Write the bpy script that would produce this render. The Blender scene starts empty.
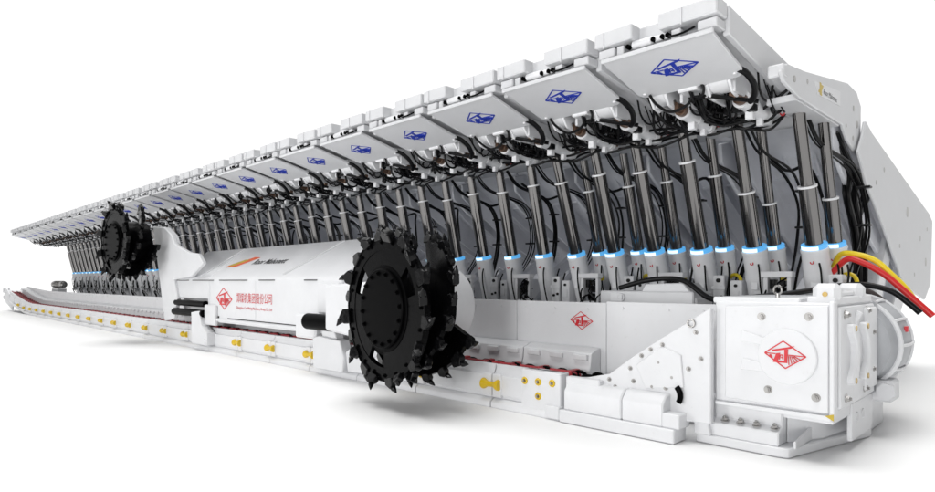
import bpy, bmesh, math, random
from mathutils import Vector, Matrix, Euler
random.seed(7)
R = math.radians
scene = bpy.context.scene
COL = scene.collection
sin, cos, pi = math.sin, math.cos, math.pi

# ------------------------------------------------------------------ materials
def mat(name, col, rough=0.45, metal=0.0, spec=0.5, bump=0.0, bscale=30.0, var=0.0, vscale=2.0, coat=0.0, emit=None, estr=0.0, dirt=None, damt=0.0):
    m = bpy.data.materials.new(name); m.use_nodes = True
    nt = m.node_tree; b = nt.nodes['Principled BSDF']
    b.inputs['Base Color'].default_value = (*col, 1)
    b.inputs['Roughness'].default_value = rough
    b.inputs['Metallic'].default_value = metal
    b.inputs['Specular IOR Level'].default_value = spec
    b.inputs['Coat Weight'].default_value = coat
    tc = nt.nodes.new('ShaderNodeTexCoord')
    if var > 0 or damt > 0:
        n = nt.nodes.new('ShaderNodeTexNoise'); n.inputs['Scale'].default_value = vscale
        n.inputs['Detail'].default_value = 8; n.inputs['Roughness'].default_value = 0.65
        nt.links.new(tc.outputs['Object'], n.inputs['Vector'])
        r = nt.nodes.new('ShaderNodeValToRGB')
        r.color_ramp.elements[0].position = 0.3; r.color_ramp.elements[1].position = 0.7
        r.color_ramp.elements[0].color = (*[c*(1-var) for c in col], 1)
        r.color_ramp.elements[1].color = (*[min(1, c*(1+var*0.4)) for c in col], 1)
        nt.links.new(n.outputs['Fac'], r.inputs['Fac'])
        last = r.outputs['Color']
        if damt > 0:
            n2 = nt.nodes.new('ShaderNodeTexNoise'); n2.inputs['Scale'].default_value = 7.0
            n2.inputs['Detail'].default_value = 10; n2.inputs['Roughness'].default_value = 0.75
            nt.links.new(tc.outputs['Object'], n2.inputs['Vector'])
            r2 = nt.nodes.new('ShaderNodeValToRGB')
            r2.color_ramp.elements[0].position = 0.60; r2.color_ramp.elements[1].position = 0.76
            r2.color_ramp.elements[0].color = (0, 0, 0, 1); r2.color_ramp.elements[1].color = (damt, damt, damt, 1)
            nt.links.new(n2.outputs['Fac'], r2.inputs['Fac'])
            mx = nt.nodes.new('ShaderNodeMixRGB')
            nt.links.new(r2.outputs['Color'], mx.inputs['Fac'])
            nt.links.new(last, mx.inputs['Color1']); mx.inputs['Color2'].default_value = (*dirt, 1)
            last = mx.outputs['Color']
        nt.links.new(last, b.inputs['Base Color'])
        mr = nt.nodes.new('ShaderNodeMapRange')
        mr.inputs['To Min'].default_value = max(0.02, rough-0.1); mr.inputs['To Max'].default_value = min(1, rough+0.1)
        nt.links.new(n.outputs['Fac'], mr.inputs['Value']); nt.links.new(mr.outputs['Result'], b.inputs['Roughness'])
    if bump > 0:
        nb = nt.nodes.new('ShaderNodeTexNoise'); nb.inputs['Scale'].default_value = bscale; nb.inputs['Detail'].default_value = 5
        nt.links.new(tc.outputs['Object'], nb.inputs['Vector'])
        bp = nt.nodes.new('ShaderNodeBump'); bp.inputs['Strength'].default_value = bump; bp.inputs['Distance'].default_value = 0.01
        nt.links.new(nb.outputs['Fac'], bp.inputs['Height']); nt.links.new(bp.outputs['Normal'], b.inputs['Normal'])
    if emit:
        b.inputs['Emission Color'].default_value = (*emit, 1); b.inputs['Emission Strength'].default_value = estr
    return m

M = dict(
    white=mat('white paint', (0.72, 0.725, 0.74), 0.42, bump=0.12, bscale=9, var=0.05, vscale=1.3, dirt=(0.42, 0.40, 0.37), damt=0.28),
    shield=mat('lit white paint', (0.80, 0.805, 0.82), 0.40, bump=0.12, bscale=9, var=0.07, vscale=1.1, dirt=(0.35, 0.34, 0.33), damt=0.35),  # lighter copy of the white paint, stands in for light on the legs
    panel=mat('grey white panel paint and dimmed white', (0.64, 0.645, 0.66), 0.45, bump=0.10, bscale=7, var=0.05, vscale=1.0, dirt=(0.35, 0.34, 0.33), damt=0.15),  # own colour on plates; on canopies and tip beams it dims excess light
    inner=mat('grey goaf shield paint', (0.68, 0.69, 0.73), 0.5, bump=0.15, bscale=6, var=0.12, vscale=1.2, dirt=(0.2, 0.2, 0.21), damt=0.35),
    chrome=mat('chrome', (0.185, 0.18, 0.178), 0.09, 1.0, bump=0.05, bscale=40),
    steel=mat('worn steel', (0.42, 0.41, 0.40), 0.35, 1.0, var=0.2, vscale=9),
    brass=mat('brown bronze', (0.16, 0.10, 0.07), 0.35, 0.7, var=0.3, vscale=12),
    black=mat('gloss black paint', (0.002, 0.002, 0.0023), 0.22, spec=0.05, bump=0.16, bscale=12, var=0.3, vscale=8),
    pick=mat('black oily pick steel', (0.004, 0.004, 0.0045), 0.2, spec=0.22, bump=0.5, bscale=14),
    flatblack=mat('satin black paint', (0.0018, 0.0018, 0.002), 0.30, spec=0.02, bump=0.06, bscale=16),
    rubber=mat('black rubber hose', (0.004, 0.004, 0.0045), 0.36, spec=0.2),
    dark=mat('dark opening', (0.02, 0.02, 0.02), 0.7, spec=0.2),
    red=mat('red paint', (0.34, 0.012, 0.02), 0.4, var=0.3, vscale=14),
    decalred=mat('red lettering', (0.60, 0.02, 0.03), 0.4),
    decalblue=mat('blue lettering', (0.012, 0.035, 0.36), 0.4),
    decalblack=mat('black lettering', (0.015, 0.015, 0.018), 0.5),
    orange=mat('orange emblem', (0.75, 0.12, 0.03), 0.4),
    ochre=mat('ochre emblem', (0.50, 0.36, 0.03), 0.4),
    yellow=mat('yellow paint', (0.72, 0.48, 0.01), 0.35, var=0.15, vscale=10),
    yhose=mat('yellow hose', (0.80, 0.62, 0.02), 0.4),
    rhose=mat('red hose', (0.62, 0.02, 0.02), 0.4),
    led=mat('blue status light', (0.05, 0.2, 0.4), 0.3, emit=(0.10, 0.42, 0.82), estr=0.8),
    ledw=mat('white status light', (0.5, 0.6, 0.7), 0.3, emit=(0.62, 0.88, 1.0), estr=1.25),
    floor=mat('white studio floor', (0.84, 0.84, 0.84), 0.9, spec=0.0),
)

# ------------------------------------------------------------------ mesh builder
class MB:
    def __init__(s): s.v = []; s.f = []
    def add(s, vs, fs):
        o = len(s.v); s.v += [tuple(v) for v in vs]; s.f += [tuple(i+o for i in f) for f in fs]; return s
    def addbm(s, bm):
        bm.verts.index_update()
        s.add([v.co[:] for v in bm.verts], [[v.index for v in f.verts] for f in bm.faces]); bm.free(); return s
    def _bev(s, bm, b, seg=1):
        bmesh.ops.recalc_face_normals(bm, faces=bm.faces)
        if b > 0:
            es = [e for e in bm.edges if len(e.link_faces) == 2 and e.calc_face_angle(0) > 0.5]
            bmesh.ops.bevel(bm, geom=es, offset=b, segments=seg, affect='EDGES', profile=0.5, clamp_overlap=True)
        return s.addbm(bm)
    def box(s, x0, x1, y0, y1, z0, z1, b=0.012, rot=None, piv=None):
        bm = bmesh.new()
        vs = [bm.verts.new((x, y, z)) for x in (x0, x1) for y in (y0, y1) for z in (z0, z1)]
        for f in ((0,1,3,2),(4,6,7,5),(0,4,5,1),(2,3,7,6),(0,2,6,4),(1,5,7,3)): bm.faces.new([vs[i] for i in f])
        if rot:
            c = Vector(piv) if piv else Vector(((x0+x1)/2, (y0+y1)/2, (z0+z1)/2))
            bmesh.ops.rotate(bm, verts=bm.verts, cent=c, matrix=Euler(rot).to_matrix())
        return s._bev(bm, min(b, 0.45*min(abs(x1-x0), abs(y1-y0), abs(z1-z0))))
    def prism(s, poly, a0, a1, axis='x', b=0.012):
        # poly of 2D points; axis x: (y,z), y: (x,z), z: (x,y)
        bm = bmesh.new()
        def P(p, a): return {'x': (a, p[0], p[1]), 'y': (p[0], a, p[1]), 'z': (p[0], p[1], a)}[axis]
        A = [bm.verts.new(P(p, a0)) for p in poly]; B = [bm.verts.new(P(p, a1)) for p in poly]
        bm.faces.new(A); bm.faces.new(B[::-1])
        for i in range(len(poly)):
            j = (i+1) % len(poly); bm.faces.new((A[j], A[i], B[i], B[j]))
        return s._bev(bm, b)
    def loft(s, polyA, polyB, b=0.0):
        bm = bmesh.new()
        A = [bm.verts.new(p) for p in polyA]; B = [bm.verts.new(p) for p in polyB]
        bm.faces.new(A); bm.faces.new(B[::-1])
        for i in range(len(A)):
            j = (i+1) % len(A); bm.faces.new((A[j], A[i], B[i], B[j]))
        return s._bev(bm, b)
    def lathe(s, p0, p1, prof, n=20, caps=True):
        # prof: list of (t along in metres, radius)
        p0, p1 = Vector(p0), Vector(p1); d = (p1-p0).normalized()
        u = d.orthogonal().normalized(); w = d.cross(u)
        vs, fs = [], []
        for t, r in prof:
            for k in range(n):
                a = 2*pi*k/n; vs.append(p0 + d*t + (u*cos(a)+w*sin(a))*r)
        for i in range(len(prof)-1):
            for k in range(n):
                k2 = (k+1) % n; fs.append((i*n+k, i*n+k2, (i+1)*n+k2, (i+1)*n+k))
        if caps:
            fs.append(tuple(range(n))[::-1]); fs.append(tuple((len(prof)-1)*n+k for k in range(n)))
        return s.add(vs, fs)
    def cyl(s, p0, p1, r0, r1=None, n=18, ch=0.0):
        r1 = r0 if r1 is None else r1; L = (Vector(p1)-Vector(p0)).length
        if ch > 0: prof = [(0, r0-ch), (ch, r0), (L-ch, r1), (L, r1-ch)]
        else: prof = [(0, r0), (L, r1)]
        return s.lathe(p0, p1, prof, n)
    def tube(s, pts, r, n=7, sub=5, taper=None):
        P = [Vector(p) for p in pts]
        if len(P) > 2 and sub > 1:
            Q = [P[0]*2-P[1]] + P + [P[-1]*2-P[-2]]; out = []
            for i in range(1, len(Q)-2):
                a, b, c, d = Q[i-1], Q[i], Q[i+1], Q[i+2]
                for k in range(sub):
                    t = k/sub
                    out.append(0.5*((2*b)+(c-a)*t+(2*a-5*b+4*c-d)*t*t+(3*b-a-3*c+d)*t**3))
            out.append(P[-1]); P = out
        u = None; vs, fs = [], []
        for i, p in enumerate(P):
            d = (P[min(i+1, len(P)-1)]-P[max(i-1, 0)])
            d = d.normalized() if d.length > 1e-9 else Vector((0, 0, 1))
            if u is None: u = d.orthogonal().normalized()
            else:
                u = u - d*u.dot(d); u = u.normalized() if u.length > 1e-6 else d.orthogonal().normalized()
            w = d.cross(u); rr = r
            for k in range(n):
                a = 2*pi*k/n; vs.append(p+(u*cos(a)+w*sin(a))*rr)
        for i in range(len(P)-1):
            for k in range(n):
                k2 = (k+1) % n; fs.append((i*n+k, i*n+k2, (i+1)*n+k2, (i+1)*n+k))
        fs.append(tuple(range(n))[::-1]); fs.append(tuple((len(P)-1)*n+k for k in range(n)))
        return s.add(vs, fs)
    def torus(s, c, ax, R0, r, n=20, m=8, sx=1.0, arc=2*pi):
        c = Vector(c); d = Vector(ax).normalized(); u = d.orthogonal().normalized(); w = d.cross(u)
        full = arc > 6.28; N = n if full else n+1; vs, fs = [], []
        for i in range(N):
            a = arc*i/n; e = u*cos(a)*sx+w*sin(a); en = (u*cos(a)+w*sin(a)).normalized()
            for k in range(m):
                b = 2*pi*k/m; vs.append(c+e*R0+en*(r*cos(b))+d*(r*sin(b)))
        for i in range(n):
            j = (i+1) % N
            for k in range(m):
                k2 = (k+1) % m; fs.append((i*m+k, j*m+k, j*m+k2, i*m+k2))
        return s.add(vs, fs)
    def hexbolt(s, p, ax, r=0.035, h=0.03):
        p = Vector(p); a = Vector(ax).normalized()
        s.cyl(p, p+a*0.008, r*1.45, n=14); s.cyl(p+a*0.008, p+a*(h+.008), r, r*0.94, n=6); s.cyl(p+a*(h+.008), p+a*(h*1.6+.008), r*0.5, n=8); return s
    def xf(s, mtx):
        s.v = [tuple(mtx @ Vector(v)) for v in s.v]; return s
    def shift(s, dx=0, dy=0, dz=0):
        s.v = [(a+dx, b+dy, c+dz) for a, b, c in s.v]; return s
    def build(s, name, m, parent=None, off=(0, 0, 0), sharp=32, recalc=True):
        me = bpy.data.meshes.new(name)
        me.from_pydata([(a-off[0], b-off[1], c-off[2]) for a, b, c in s.v], [], s.f)
        if recalc:
            bm = bmesh.new(); bm.from_mesh(me); bmesh.ops.recalc_face_normals(bm, faces=bm.faces); bm.to_mesh(me); bm.free()
        me.materials.append(m)
        for p in me.polygons: p.use_smooth = True
        me.set_sharp_from_angle(angle=R(sharp))
        o = bpy.data.objects.new(name, me); COL.objects.link(o)
        if parent: o.parent = parent
        return o

def tag(o, label=None, cat=None, group=None, kind=None):
    if label: o['label'] = label
    if cat: o['category'] = cat
    if group: o['group'] = group
    if kind: o['kind'] = kind
    return o
def each(name, mbs, m, parent, off=(0, 0, 0)):
    return [b.build(name, m, parent, off) for b in mbs]
def empty(name, loc):
    o = bpy.data.objects.new(name, None); COL.objects.link(o); o.location = loc; o.empty_display_size = 0.3; return o
def copy_tree(o, parent=None):
    c = o.copy(); COL.objects.link(c); c.parent = parent
    for ch in list(o.children): copy_tree(ch, c)
    return c

# emblem: flat strokes in 2D, mapped onto a plane (origin, ux, uy) and lifted along n
def strokes_mesh(polys, o, ux, uy, n, t=0.006):
    mb = MB(); o, ux, uy, n = Vector(o), Vector(ux), Vector(uy), Vector(n)
    for i, p in enumerate(polys):
        A = [o+ux*x+uy*y for x, y in p]; B = [a+n*(t+i*.0007) for a in A]
        mb.loft(A, B)
    return mb
def seg(a, b, w):
    ax, ay = a; bx, by = b; L = math.hypot(bx-ax, by-ay); nx, ny = -(by-ay)/L*w/2, (bx-ax)/L*w/2
    return [(ax+nx, ay+ny), (ax-nx, ay-ny), (bx-nx, by-ny), (bx+nx, by+ny)]
def emblem(w=0.05, fan=True):
    L, T, Rr, B = (-1, .03), (-.08, .64), (1, -.03), (.03, -.64)
    P = [seg(L, T, w), seg(T, Rr, w), seg(Rr, B, w), seg(B, L, w)]
    P += [seg((-.95, .03), (-.45, .02), w*.8), seg((.12, .0), (.95, -.02), w*.8)]
    P += [[(-.62, .12), (-.64, .20), (.48, .44), (.34, .32)]]                 # the long slanted bar
    P += [[(-.02, .24), (.16, .27), (.12, -.28), (-.02, -.28)]]               # stem
    P += [[(-.42, .04), (-.22, .08), (-.36, -.38), (-.58, -.38)]]             # left block
    P += [seg((-.38, -.34), (.12, -.34), .09)]
    P += [seg((-.22, -.02), (-.27, -.24), .05), seg((-.22, -.02), (-.10, -.02), .05), seg((-.10, -.02), (-.10, -.22), .04), seg((-.19, -.14), (-.12, -.14), .04)]
    if fan:
        for i in range(5):
            f = i/4; P.append(seg((.18+.07*i, -.04), (.20+.56*f, -.46+.27*f), .032))
        for i in range(2):
            f = i/3; P.append(seg((-.72+.08*f, -.02-.06*f), (-.72+.30*f, -.12-.2*f), .05))
    return P
def text_mesh(body, o, ux, uy, n, width=None, height=None, shear=0.0, t=0.004, bold=0.0):
    cu = bpy.data.curves.new('lettering', 'FONT'); cu.body = body; cu.size = 1.0; cu.shear = shear
    cu.resolution_u = 3; cu.offset = bold
    to = bpy.data.objects.new('lettering', cu); COL.objects.link(to)
    dg = bpy.context.evaluated_depsgraph_get(); ev = to.evaluated_get(dg); me = ev.to_mesh()
    vs = [v.co.copy() for v in me.vertices]; fs = [tuple(p.vertices) for p in me.polygons]
    ev.to_mesh_clear(); bpy.data.objects.remove(to); bpy.data.curves.remove(cu)
    x0, x1 = min(v.x for v in vs), max(v.x for v in vs); y0, y1 = min(v.y for v in vs), max(v.y for v in vs)
    sx = width/(x1-x0); sy = (height/(y1-y0)) if height else sx
    o, ux, uy, n = Vector(o), Vector(ux), Vector(uy), Vector(n)
    mb = MB(); mb.add([o+ux*((v.x-x0)*sx)+uy*((v.y-y0)*sy)+n*t for v in vs], fs); return mb

# ------------------------------------------------------------------ setting
g = MB(); g.add([(-400, -200, 0), (200, -200, 0), (200, 400, 0), (-400, 400, 0)], [(0, 1, 2, 3)])
tag(g.build('floor', M['floor']), 'seamless white studio floor under the machinery', 'floor', kind='structure')

# ------------------------------------------------------------------ roof support (powered shield)
YB = 12.5          # y of the support's origin
CO, LO = -0.30, 0.22
def ctop(y): return 5.92-0.085*(y-7.9)
def leg_parts(root, x, ytop, yled, ztop, zled, zj, s=1.0, rings=1):
    top = Vector((x-0.02, ytop, ztop)); led = Vector((x, yled, zled)); d = (top-led).normalized()
    off = (0, YB, 0)
    zb = 0.75; bot = led+d*((zb-zled)/d.z)
    jn = led+d*((zj-zled)/d.z)
    c = MB()
    L = (led-bot).length
    c.lathe(bot, led, [(0, .19*s), (.10, .25*s), (L-.62, .25*s), (L-.58, .262*s), (L-.50, .262*s), (L-.46, .25*s), (L-.08, .25*s), (L-.04, .262*s), (L-.01, .262*s), (L, .24*s)], 28)
    # valve boss and pipe on the casing
    c.box(x-.06, x+.06, yled-.02, yled+.1, zled-.75, zled-.45)
    e = led-d*.30+Vector((0, -.225*s, 0))
    lg = c.build('leg', M['shield'], root, off)
    m1 = MB(); L1 = (jn-led).length+.12
    m1.lathe(led, jn, [(0, .168*s), (.02, .165*s), (L1-.09, .165*s), (L1-.085, .15*s)], 24)
    m1.build('middle_stage', M['chrome'], lg)
    lg_m = lg.children[-1]; lg_m.data.transform(Matrix.Translation((0, -YB, 0)))
    m2 = MB(); m2.cyl(jn, top+d*.25, .118*s, n=22); o2 = m2.build('piston_rod', M['chrome'], lg, off)
    rg = MB()
    rg.lathe(jn+d*.03, jn+d*.09, [(0, .166*s), (0, .178*s), (.035, .178*s), (.035, .12*s)], 24)
    rg.build('gland_ring', M['shield'], lg, off)
    l = MB(); l.lathe(led, led+d, [(-.005, .23*s), (.0, .240*s), (.072, .240*s), (.078, .17*s)], 28, caps=False)
    l.build('status_light', M['led'], lg, off)
    lw = MB()   # bright lit segment on the face side
    P = []
    u = Vector((1, 0, 0)); w = d.cross(u).normalized(); 
    if w.y > 0: w = -w
    vs, fs = [], []
    for k in range(9):
        a = R(-56+k*11); e_ = (u*sin(a)+w*cos(a))*(.2435*s)
        vs += [led+d*.004+e_, led+d*.068+e_]
    for k in range(8): fs.append((2*k, 2*k+2, 2*k+3, 2*k+1))
    lw.add(vs, fs); lw.build('lit_segment', M['ledw'], lg, off, recalc=False)
    sh = MB(); p = led-d*.17+w*(.255*s); sh.torus(p+Vector((0, 0, -.03)), (0, 1, .25), .026, .009, 10, 5, arc=4.2)
    sh.build('shackle', M['decalred'], lg, off)
    hs = MB(); q = led-d*.22+w*(.25*s)+Vector((.10, .03, 0))
    hs.tube([q, q+Vector((.05, -.09, -.15)), q+Vector((.07, -.08, -.45)), q+Vector((.12, .0, -.9))], .017, 6)
    hs.build('hose', M['rubber'], lg, off)
    return lg

def rect_round(x0, x1, y0, y1, r):
    # front corners square, rear corners rounded
    pts = [(x0, y0), (x1, y0)]
    for k in range(6): a = k/5*pi/2; pts.append((x1-r+r*cos(a), y1-r+r*sin(a)))
    for k in range(6): a = pi/2+k/5*pi/2; pts.append((x0+r+r*cos(a), y1-r+r*sin(a)))
    return pts

def make_support(four, end=False):
    root = empty('roof_support', (0, YB, 0)); off = (0, YB, 0)
    rnd = random.Random(5 if four else 9)
    c0 = CO; xl, xr = c0-.955, c0+.955
    # ---- canopy
    c = MB()
    sec = [(8.28, 5.60), (8.28, ctop(8.28)-.02), (11.9, ctop(11.9)), (12.9, 5.45), (12.9, 5.15), (11.2, 5.12), (9.3, 5.42), (8.8, 5.46)]
    c.prism(sec, xl+.10, xr-.10, 'x', .015)
    side = [(8.26, 5.50), (8.26, ctop(8.26)), (11.0, ctop(11.0)+.01), (11.0, 5.22), (10.5, 5.14), (9.4, 5.34)]
    c.prism(side, xl, xl+.095, 'x', .015); c.prism(side, xr-.095, xr, 'x', .015)
    for xx in (c0-.62, c0-.2, c0+.2, c0+.62):           # underside ribs
        c.box(xx-.025, xx+.025, 9.25, 11.3, 5.02, 5.34, .008)
    c.box(xl+.15, xr-.15, 10.95, 11.05, 4.98, 5.3, .008)
    c.box(xl+.1, xr-.1, 11.25, 11.9, 4.98, 5.2, .02)
    for lx in (-.5, .5):                                # leg sockets
        c.lathe((LO+lx, 10.9 if four else 11.2, 5.06), (LO+lx, 10.9 if four else 11.2, 5.3), [(0, .17), (.06, .21), (.3, .24)], 18)
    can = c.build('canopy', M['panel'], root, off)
    # ---- sliding tip beam
    t = MB(); zt = ctop(7.9)
    t.box(xl+.02, c0-.30, 7.9, 8.24, zt-.22, zt, .018)
    t.box(c0+.10, xr-.02, 7.9, 8.24, zt-.22, zt, .018)
    t.box(c0-.31, c0+.11, 8.12, 8.27, zt-.33, zt-.02, .012)
    t.box(xl+.05, xl+.32, 7.98, 8.25, zt-.37, zt-.24, .012)
    t.box(xr-.32, xr-.05, 7.98, 8.25, zt-.37, zt-.24, .012)
    t.box(c0-.62, c0-.50, 8.02, 8.25, zt-.37, zt-.23, .012)
    t.box(c0+.24, c0+.38, 8.02, 8.25, zt-.37, zt-.23, .012)
    t.box(c0-.78, c0-.76, 7.885, 7.9, zt-.25, zt-.02, .003); t.box(c0+.44, c0+.46, 7.885, 7.9, zt-.25, zt-.02, .003)
    tip = t.build('tip_beam', M['panel'], root, off)  # darker paint here tones down the overlit front faces
    a = MB()
    a.cyl((c0-.36, 8.05, zt-.28), (c0-.05, 8.05, zt-.28), .062, n=14, ch=.01); a.cyl((c0-.05, 8.05, zt-.28), (c0+.2, 8.05, zt-.28), .045, n=12)
    a.build('tip_ram', M['white'], tip, )
    tip.children[-1].data.transform(Matrix.Translation((0, -YB, 0)))
    each('pin', [MB().cyl((xx, 7.99, zt-.29), (xx, 8.06, zt-.29), .035, n=12) for xx in (c0-.42, c0-.02, c0+.12, c0+.20)], M['flatblack'], tip, off)
    a = MB(); a.tube([(c0+.15, 8.1, zt-.24), (c0+.26, 7.98, zt-.33), (c0+.42, 7.99, zt-.33), (c0+.55, 8.1, zt-.25)], .016, 6)
    a.build('hose', M['rubber'], tip, off)
    # ---- face guard plate with emblem
    x0, x1, y0, y1 = c0-.82, c0+.85, 7.96, 9.13
    tilt = -.245; z0 = 5.465
    g = MB(); pl = rect_round(x0, x1, y0, y1, .16)
    A = [(x, y, z0+tilt*(y-y0)) for x, y in pl]; B = [(x, y, z+.055) for x, y, z in A]
    g.loft(A, B, .008)
    g.box(x0-.02, x1+.02, y0-.035, y0+.02, z0-.005, z0+.06, .012)
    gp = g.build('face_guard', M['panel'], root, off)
    n = Vector((0, tilt, -1)).normalized(); vy = Vector((0, -1, -tilt)).normalized()
    em = strokes_mesh(emblem(.06), (c0+.05, 8.50, z0+tilt*(8.50-y0)), (.36, 0, 0), vy*.40, n, .004)
    em.build('emblem', M['decalblue'], gp, off)
    each('bolt', [MB().cyl((bx, by, z0+tilt*(by-y0)-.02), (bx, by, z0+tilt*(by-y0)+.01), .028, n=12) for bx, by in ((x0+.12, y1-.12), (x1-.12, y1-.12))], M['white'], gp, off)
    # ---- brackets and hinge lugs behind the guard
    for bx, bw in ((c0-.55, .11), (c0+.42, .15)):
        b = MB()
        b.prism([(9.10, 5.40), (9.10, 5.20), (9.22, 5.10), (9.40, 5.06), (9.50, 5.12), (9.56, 5.40)], bx-bw, bx+bw, 'x', .02)
        for dx in (-bw-.02, bw+.02): b.prism([(9.16, 5.38), (9.14, 5.16), (9.26, 5.02), (9.44, 4.98), (9.58, 5.06), (9.64, 5.38)], bx+dx-.022, bx+dx+.022, 'x', .01)
        hb = b.build('hinge_bracket', M['white'], root, off)
        q = MB(); q.cyl((bx+bw+.04, 9.42, 5.10), (bx+bw+.055, 9.42, 5.10), .045, n=14); q.build('pin', M['steel'], hb, off)
    b = MB(); b.box(c0-.2, c0+.12, 9.1, 9.5, 5.14, 5.38, .02); b.build('centre_bracket', M['white'], root, off)
    # ---- guard rams: white barrel with bronze rod end
    for bx in (c0-.40, c0+.55):
        r_ = MB(); p0, p1 = Vector((bx, 9.72, 5.02)), Vector((bx, 10.72, 4.94)); dd = (p1-p0).normalized()
        L = (p1-p0).length
        r_.lathe(p0, p1, [(0, .10), (.0, .138), (.08, .138), (.09, .122), (.42, .122), (.43, .132), (.48, .132), (.49, .122), (L-.12, .122), (L-.1, .138), (L, .138)], 20)
        r_.box(bx-.05, bx+.07, 10.0, 10.12, 4.76, 4.90, .01); r_.box(bx-.04, bx+.05, 10.45, 10.55, 4.74, 4.86, .01)
        r_.prism([(10.66, 4.80), (10.66, 5.08), (10.86, 5.08), (10.94, 4.94), (10.86, 4.80)], bx-.08, bx+.08, 'x', .02)
        rm = r_.build('guard_ram', M['white'], root, off)
        q = MB(); q.cyl(p0-dd*.10, p0+dd*.02, .10, n=18, ch=.01); q.cyl(p0-dd*.3, p0-dd*.08, .07, n=14); q.build('rod_end', M['brass'], rm, off)
        q = MB(); q.cyl((bx+.08, 10.82, 4.94), (bx+.10, 10.82, 4.94), .045, n=14); q.build('pin', M['brass'], rm, off)
    # ---- legs
    zj = 4.38
    if end: zj = 3.75
    for lx in (-.5, .5):
        leg_parts(root, LO+lx-.0, 10.92 if four else 11.22, 11.75, 5.1, 2.77, zj+(0 if end else .06*lx), s=.86)
    if four:
        for lx in (-.52, .52):
            leg_parts(root, LO+lx+.08, 11.95, 12.62, 5.05, 2.83, zj-.12, s=.76)
    # ---- base
    b = MB()
    for sx in (-1, 1):
        xa, xb = (-.95, -.16) if sx < 0 else (.16, .95)
        b.prism([(10.75, .02), (10.55, .3), (10.9, .62), (12.3, .80), (14.6, .95), (15.6, .80), (15.6, .02)], xa, xb, 'x', .02)
        b.prism([(12.9, .8), (13.1, 1.7), (13.7, 2.25), (14.2, 2.25), (14.7, 1.3), (14.8, .9)], sx*.62-.05, sx*.62+.05, 'x', .015)
    b.box(-.16, .16, 12.8, 14.6, .3, .7, .02)
    b.box(-.7, .7, 14.3, 14.45, .9, 1.9, .02)
    b.build('base', M['shield'], root, off)
    # ---- goaf shield
    s = MB()
    up0, up1 = Vector((0, 12.75, 5.12)), Vector((0, 18.9, 2.0))
    sl = (up1.z-up0.z)/(up1.y-up0.y)
    def gz(y): return up0.z+sl*(y-up0.y)
    s.prism([(12.75, gz(12.75)), (12.75, gz(12.75)+.2), (13.2, gz(13.2)+.45), (18.9, gz(18.9)+.5), (19.1, 1.7), (18.6, 1.85)], -.985, .985, 'x', .02)
    for sx in (-.80, .80):
        s.prism([(12.4, 4.98), (12.9, 5.1), (17.6, gz(17.6)), (17.3, gz(17.3)-.55), (14.6, gz(14.6)-.85), (13.0, 4.25), (12.45, 4.6)], sx-.04, sx+.04, 'x', .012)
    for sx in (-.3, .25):
        s.prism([(13.3, gz(13.3)), (16.9, gz(16.9)), (16.2, gz(16.2)-.4), (14.0, gz(14.0)-.3)], sx-.03, sx+.03, 'x', .01)
    for yy in (14.1, 15.6, 17.0):
        s.box(-.95, .95, yy-.05, yy+.05, gz(yy)-.10, gz(yy)+.05, .01, rot=(math.atan(sl), 0, 0))
    gs = s.build('goaf_shield', M['inner'], root, off)
    nn = Vector((0, sl, -1)).normalized()
    for (hx, hy) in ((-.55, 13.6), (.55, 13.7), (-.5, 15.0), (.52, 15.2), (.0, 14.6), (-.1, 16.4), (.6, 16.3), (-.62, 16.0)):
        p = Vector((hx, hy, gz(hy)))+nn*.002; MB().cyl(p-nn*.02, p+nn*.012, rnd.uniform(.035, .06), n=12).build('hole', M['dark'], gs, off)
    for sx in (-.55, .55):
        l = MB(); l.loft([(sx-.1, 14.15, 2.05), (sx+.1, 14.15, 2.05), (sx+.1, 14.4, 1.85), (sx-.1, 14.4, 1.85)],
               [(sx-.1, 16.4, 3.3), (sx+.1, 16.4, 3.3), (sx+.1, 16.65, 3.05), (sx-.1, 16.65, 3.05)], .02)
        l.build('link_bar', M['inner'], root, off); l = MB()
        l.loft([(sx-.12, 15.0, .9), (sx+.12, 15.0, .9), (sx+.12, 15.35, .85), (sx-.12, 15.35, .85)],
               [(sx-.12, 17.6, 2.55), (sx+.12, 17.6, 2.55), (sx+.12, 17.9, 2.35), (sx-.12, 17.9, 2.35)], .02)
        l.build('link_bar', M['inner'], root, off)
    # ---- hoses
    h = MB()
    # fat sleeve curving down from the guard edge
    h.tube([(c0+.80, 8.98, 5.25), (c0+.86, 9.10, 5.20), (c0+.90, 9.28, 5.08), (c0+.86, 9.42, 4.95), (c0+.76, 9.50, 4.89)], .048, 9)
    h.tube([(c0-.62, 9.02, 5.18), (c0-.58, 9.15, 5.06), (c0-.42, 9.3, 4.93), (c0-.15, 9.3, 4.97), (c0-.02, 9.25, 5.06)], .024, 7)
    h.torus((c0+.0, 9.22, 5.05), (1, .3, .1), .07, .026, 14, 7)
    h.tube([(c0+.0, 9.22, 5.05), (c0+.25, 9.3, 5.04), (c0+.5, 9.42, 4.98), (c0+.85, 9.6, 4.90)], .035, 7)
    h.torus((c0+.10, 9.15, 5.13), (.2, 1, .35), .12, .022, 18, 7)
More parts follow.
